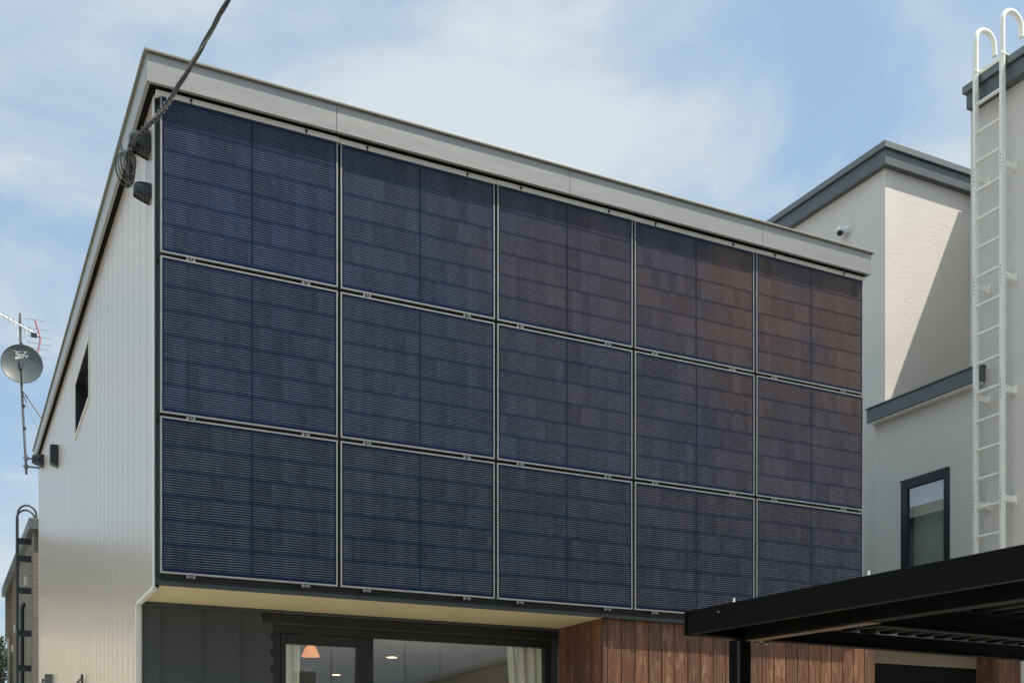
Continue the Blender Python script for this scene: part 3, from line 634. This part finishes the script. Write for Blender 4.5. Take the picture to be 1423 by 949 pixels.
# ------------------------------------------------------------------ dish and aerial on a mast
MY = 13.4
an = thing('aerial_mast', (-.24, MY, 7.1), 'thin steel mast with side arms fixed to the left wall edge, carrying dish and aerial', 'mast')
m = MB(); m.tube([(-.235, MY, 6.98), (-.315, MY, 8.6), (-.34, MY, 9.85)], .022, 10); m.build('pole', MT['galv'], an)
for z in (7.12, 7.27):
    m = MB(); m.tube([(-.29, MY, z), (-.02, MY, z)], .016, 8); m.box(-.265, -.205, MY - .04, MY + .04, z - .035, z + .035); m.build('arm', MT['galv'], an)
m = MB(); m.tube([(-.315, MY, 8.5), (-.01, MY - .3, 7.95)], .014, 8); m.tube([(-.31, MY, 8.45), (-.03, MY - .4, 7.62)], .008, 8); m.build('stay', MT['galv'], an)
for z in (7.8, 8.2, 9.3): MB().tube([(-.24 - (z - 7) * .035, MY, z - .02), (-.24 - (z - 7) * .035, MY, z + .02)], .03, 8).build('cable_tie', MT['hood'], an)
ds = thing('satellite_dish', (-.31, MY - .2, 8.85), 'round grey satellite dish on the thin mast left of the house', 'satellite dish')
m = MB(); C0 = Vector((-.31, MY - .18, 8.86)); dn = Vector((-.12, -1, .10)).normalized(); u = Vector((1, -.12, 0)).normalized(); v = dn.cross(u).normalized()
if v.z < 0: v = -v
vs = [C0]; RR, SG = 14, 40
for i in range(1, RR + 1):
    r = .352 * i / RR
    for k in range(SG): a = k / SG * 6.2832; vs.append(C0 + u * r * .97 * math.cos(a) + v * r * math.sin(a) + dn * (.075 * (i / RR) ** 2))
fs = [(0, 1 + k, 1 + (k + 1) % SG) for k in range(SG)] + [(1 + (i - 1) * SG + k, 1 + (i - 1) * SG + (k + 1) % SG, 1 + i * SG + (k + 1) % SG, 1 + i * SG + k) for i in range(1, RR) for k in range(SG)]
m.add(vs, fs, True); vs2 = [p - dn * .012 for p in vs]; m.add(vs2, [f[::-1] for f in fs], True)
rim = [vs[1 + (RR - 1) * SG + k % SG] for k in range(SG + 1)]; m.tube(rim, .008, 6, False)
dish = m.build('reflector', MT['dish'], ds)
# emblem on the dish: pale slanting strokes
m = MB()
def stroke(a, b, wd):
    pa = C0 + u * a[0] + v * a[1]; pb = C0 + u * b[0] + v * b[1]; d = (pb - pa).normalized(); s = d.cross(dn) * wd
    lift = lambda p: p + dn * (.075 * (((p - C0).length / .352) ** 2) + .006)
    m.add([lift(pa - s), lift(pb - s * .5), lift(pb + s * .5), lift(pa + s)], [(0, 1, 2, 3)])
for a, b, wd in (((-.11, .195), (.02, .185), .010), ((-.12, .24), (-.06, .22), .008), ((-.10, .215), (.0, .245), .009), ((.02, .235), (.09, .245), .014), ((.03, .215), (.085, .23), .010), ((-.09, .16), (.01, .20), .012),
                 ((-.10, .12), (-.02, .165), .012), ((-.10, .145), (-.115, .10), .010), ((-.115, .10), (-.03, .125), .012), ((-.03, .125), (-.015, .165), .010), ((.0, .13), (.03, .20), .011), ((.03, .20), (.07, .14), .008), ((.07, .14), (.10, .205), .008), ((.01, .185), (.10, .17), .010)): stroke(a, b, wd)
m.build('emblem', MT['mark'], ds)
m = MB(); L0 = C0 - v * .33; L1 = C0 + dn * .36 - v * .20; m.tube([L0, C0 - v * .40 + dn * .08, L1], .014, 8); m.build('feed_arm', MT['hood'], ds)
m = MB(); m.tube([L1 + dn * .03 - v * .05, L1 + v * .07], [.032, .05], 12); m.build('receiver', MT['hood'], ds)
m = MB(); m.box(-.36, -.27, MY - .15, MY - .02, 8.76, 8.94); m.build('mount', MT['galv'], ds)
ya = thing('yagi_aerial', (-.34, MY, 9.6), 'thin white television aerial with pink reflector above the satellite dish', 'aerial')
m = MB(); m.tube([(-.95, MY - .1, 9.86), (-.02, MY, 9.50)], .016, 8); m.tube([(-.42, MY, 9.66), (-.40, MY, 9.50), (-.26, MY, 9.44), (-.27, MY, 9.60)], .009, 8); m.build('boom', MT['white'], ya)
m = MB()
for t in [i / 11 for i in range(12)]:
    p = Vector((-.95, MY - .1, 9.86)).lerp(Vector((-.02, MY, 9.50)), t); m.tube([p + Vector((.02, .16, .0)), p - Vector((.02, .16, 0))], .0045, 6)
m.build('director_rod', MT['galv'], ya)
m = MB(); va = [(-.09, MY, 9.78), (-.03, MY, 9.58), (.0, MY, 9.43), (-.03, MY, 9.28), (-.08, MY, 9.09)]; m.tube(va, .020, 6); m.build('reflector_bar', MT['red'], ya)
m = MB()
for (x, z, l) in ((-.09, 9.78, .18), (-.05, 9.62, .20), (.0, 9.48, .22), (.0, 9.36, .22), (-.03, 9.27, .20), (-.07, 9.12, .18)): m.tube([(x - l, MY - .03, z - .012), (x + l * .9, MY + .03, z + .012)], .0045, 6)
m.build('reflector_rod', MT['galv'], ya)
m = MB(); m.box(-.16, -.06, MY - .04, MY + .04, 9.47, 9.53); m.build('feed_box', MT['hood'], ya)
# small fittings low on the side wall
fb = thing('pipe_bracket', (XL, 10.7, 3.05), 'small steel pipe bracket low on the left side wall', 'bracket')
m = MB(); m.box(XL - .11, XL - .001, 10.2, 10.23, 2.6, 3.14); m.box(XL - .11, XL - .001, 10.9, 10.93, 2.6, 3.12); m.box(XL - .10, XL - .07, 10.23, 10.9, 3.03, 3.05); m.build('frame', MT['galv'], fb)
m = MB(); m.tube([(XL - .05, 10.5, 2.4), (XL - .05, 10.5, 3.02)], .04, 10); m.build('pipe', MT['hood'], fb)
ar = thing('folding_bracket', (XL, 5.2, 2.6), 'thin black folding arm standing off the left side wall at its foot', 'bracket')
m = MB(); m.tube([(XL - .02, 5.2, 2.5), (XL - .03, 5.15, 2.73)], .014, 8); m.tube([(XL - .03, 5.16, 2.69), (XL - .10, 5.6, 2.60)], .012, 8); m.build('arm', MT['cable'], ar); boxp('base', MT['hood'], ar, XL - .02, XL - .001, 5.15, 5.25, 2.4, 2.56)

# ------------------------------------------------------------------ brick house behind, left
bh = thing('brick_house', (3, 20, 0), 'taupe brick house with sloping dark roof edge behind the left corner of the panelled house', 'house')
BX = -.02
m = MB(); m.prism([(BX, 15, 0), (BX, 31, 0), (BX, 31, 7.35), (BX, 15, 6.38)], (7, 0, 0)); m.build('wall', MT['brick'], bh)
m = MB(); m.prism([(BX - .10, 14.85, 6.30), (BX - .10, 31.2, 7.32), (BX - .10, 31.2, 7.60), (BX - .10, 14.85, 6.52)], (7.2, 0, 0)); m.build('roof', MT['slate'], bh, .01)
m = MB(); m.box(BX - .05, BX + .05, 27.2, 29.6, 4.2, 5.58); f = m.build('window', MT['white'], bh); boxp('pane', MT['glass'], f, BX - .06, BX - .052, 27.4, 29.4, 4.3, 5.48)
for (y, z) in ((22.9, 5.35), (17.6, 5.75), (24.6, 5.0)): m = MB(); m.box(BX - .05, BX, y, y + .2, z - .09, z + .09); m.build('wall_vent', MT['trim'], bh)
m = MB(); m.tube([(BX - .07, 18.2, 0), (BX - .07, 18.2, 5.2), (BX - .05, 18.2, 5.30), (BX - .01, 18.2, 5.33)], .045, 10); m.build('downpipe', MT['hood'], bh)
l2 = thing('roof_ladder', (-.37, 16.2, 0), 'black roof ladder on the side of the taupe brick house', 'ladder')
for y in (16.0, 16.45):
    m = MB(); a = [(-.27, y, 1.5), (-.27, y, 6.80)]
    for k in range(1, 12): a.append((-.27 + .175 - .175 * math.cos(math.pi * k / 12), y, 6.80 + .20 * math.sin(math.pi * k / 12)))
    a += [(.08, y, 6.72)]; m.tube(a, .020, 8); m.build('stile', MT['hood'], l2)
for i in range(16): MB().tube([(-.27, 16, 6.4 - i * .32), (-.27, 16.45, 6.4 - i * .32)], .012, 8).build('rung', MT['hood'], l2)
for z in (6.27, 5.92, 5.28, 4.42, 3.72): MB().box(-.262, BX - .001, 15.97, 16.03, z - .06, z + .06).build('bracket', MT['hood'], l2)
# ------------------------------------------------------------------ houses outside the frame that the walls and glass mirror
fh = thing('beige_house', (-5, 27, 0), 'beige house with dark roof at the back left', 'house')
boxp('wall', MT['beigew'], fh, -9.5, -.9, 25, 31, 0, 6.6); boxp('roof', MT['roof'], fh, -9.8, -.8, 24.6, 31.4, 6.6, 8.1)
for x in (-8.2, ): f = boxp('window', MT['black'], fh, x, x + 1.2, 24.93, 25.1, 4.2, 5.4)
gh = thing('grey_house', (2, -19, 0), 'grey clad house across the street', 'house')
boxp('wall', MT['greyw'], gh, -9, 19.5, -24, -17.6, 0, 7.6); boxp('roof', MT['roof'], gh, -9.4, 19.9, -24.4, -17.2, 7.6, 7.95)
m = MB()
for x in [-9 + 1.02 * i for i in range(28)]: m.box(x, x + .012, -17.6, -17.585, 0, 7.6)
for z in (2.6, 5.2): m.box(-9, 19.5, -17.6, -17.583, z, z + .012)
m.build('cladding_joint', MT['lip'], gh)
for x in (-6, 6.3, 14.5):
    f = MB(); f.box(x - .06, x + .66, -17.6, -17.55, 3.0, 4.30); f = f.build('window', MT['white'], gh); boxp('pane', MT['galv'], f, x, x + .6, -17.56, -17.54, 3.08, 4.22)
oh = thing('olive_house', (12, -16.4, 0), 'low olive house with a sloping roof across the street', 'house')
m = MB(); m.prism([(8.4, -16.6, 0), (16, -16.6, 0), (16, -16.6, 5.95), (8.4, -16.6, 3.60)], (0, .9, 0)); m.build('wall', MT['pbeige'], oh)
m = MB(); m.prism([(8.0, -16.65, 3.50), (16.3, -16.65, 6.06), (16.3, -16.65, 6.18), (8.0, -16.65, 3.62)], (0, 1.0, 0)); m.build('roof', MT['fascia'], oh)
# distant tree at the left edge
tr = thing('tree', (.15, 46, 0), 'dark leafy tree far behind at the left edge, mostly hidden by the brick house', 'tree')
m = MB(); m.tube([(.15, 46, 0), (.2, 46, 3.5), (.25, 46, 7)], [.24, .17, .06], 8)
for k in range(8): a = k * .9; m.tube([(.2, 46, 3.8 + k * .35), (.2 + .9 * math.cos(a), 46 + .9 * math.sin(a), 4.9 + k * .35)], [.07, .02], 6)
m.build('trunk', MT['bark'], tr)
m = MB()
for i in range(2600):
    while True:
        p = Vector((random.uniform(-1, 1), random.uniform(-1, 1), random.uniform(-1, 1)))
        if .25 < p.length < 1 + .15 * math.sin(p.x * 7 + p.z * 5): break
    c = Vector((.25, 46, 6.3)) + Vector((p.x * 1.1, p.y * 1.1, p.z * 1.7)); a = Vector((random.gauss(0, 1), random.gauss(0, 1), random.gauss(0, 1))).normalized() * .09; b = a.orthogonal().normalized() * .07
    m.add([c - a, c + b, c + a, c - b], [(0, 1, 2, 3)])
m.build('crown', MT['leaf'], tr)

for o in bpy.data.objects:
    if '_o' in o: del o['_o']
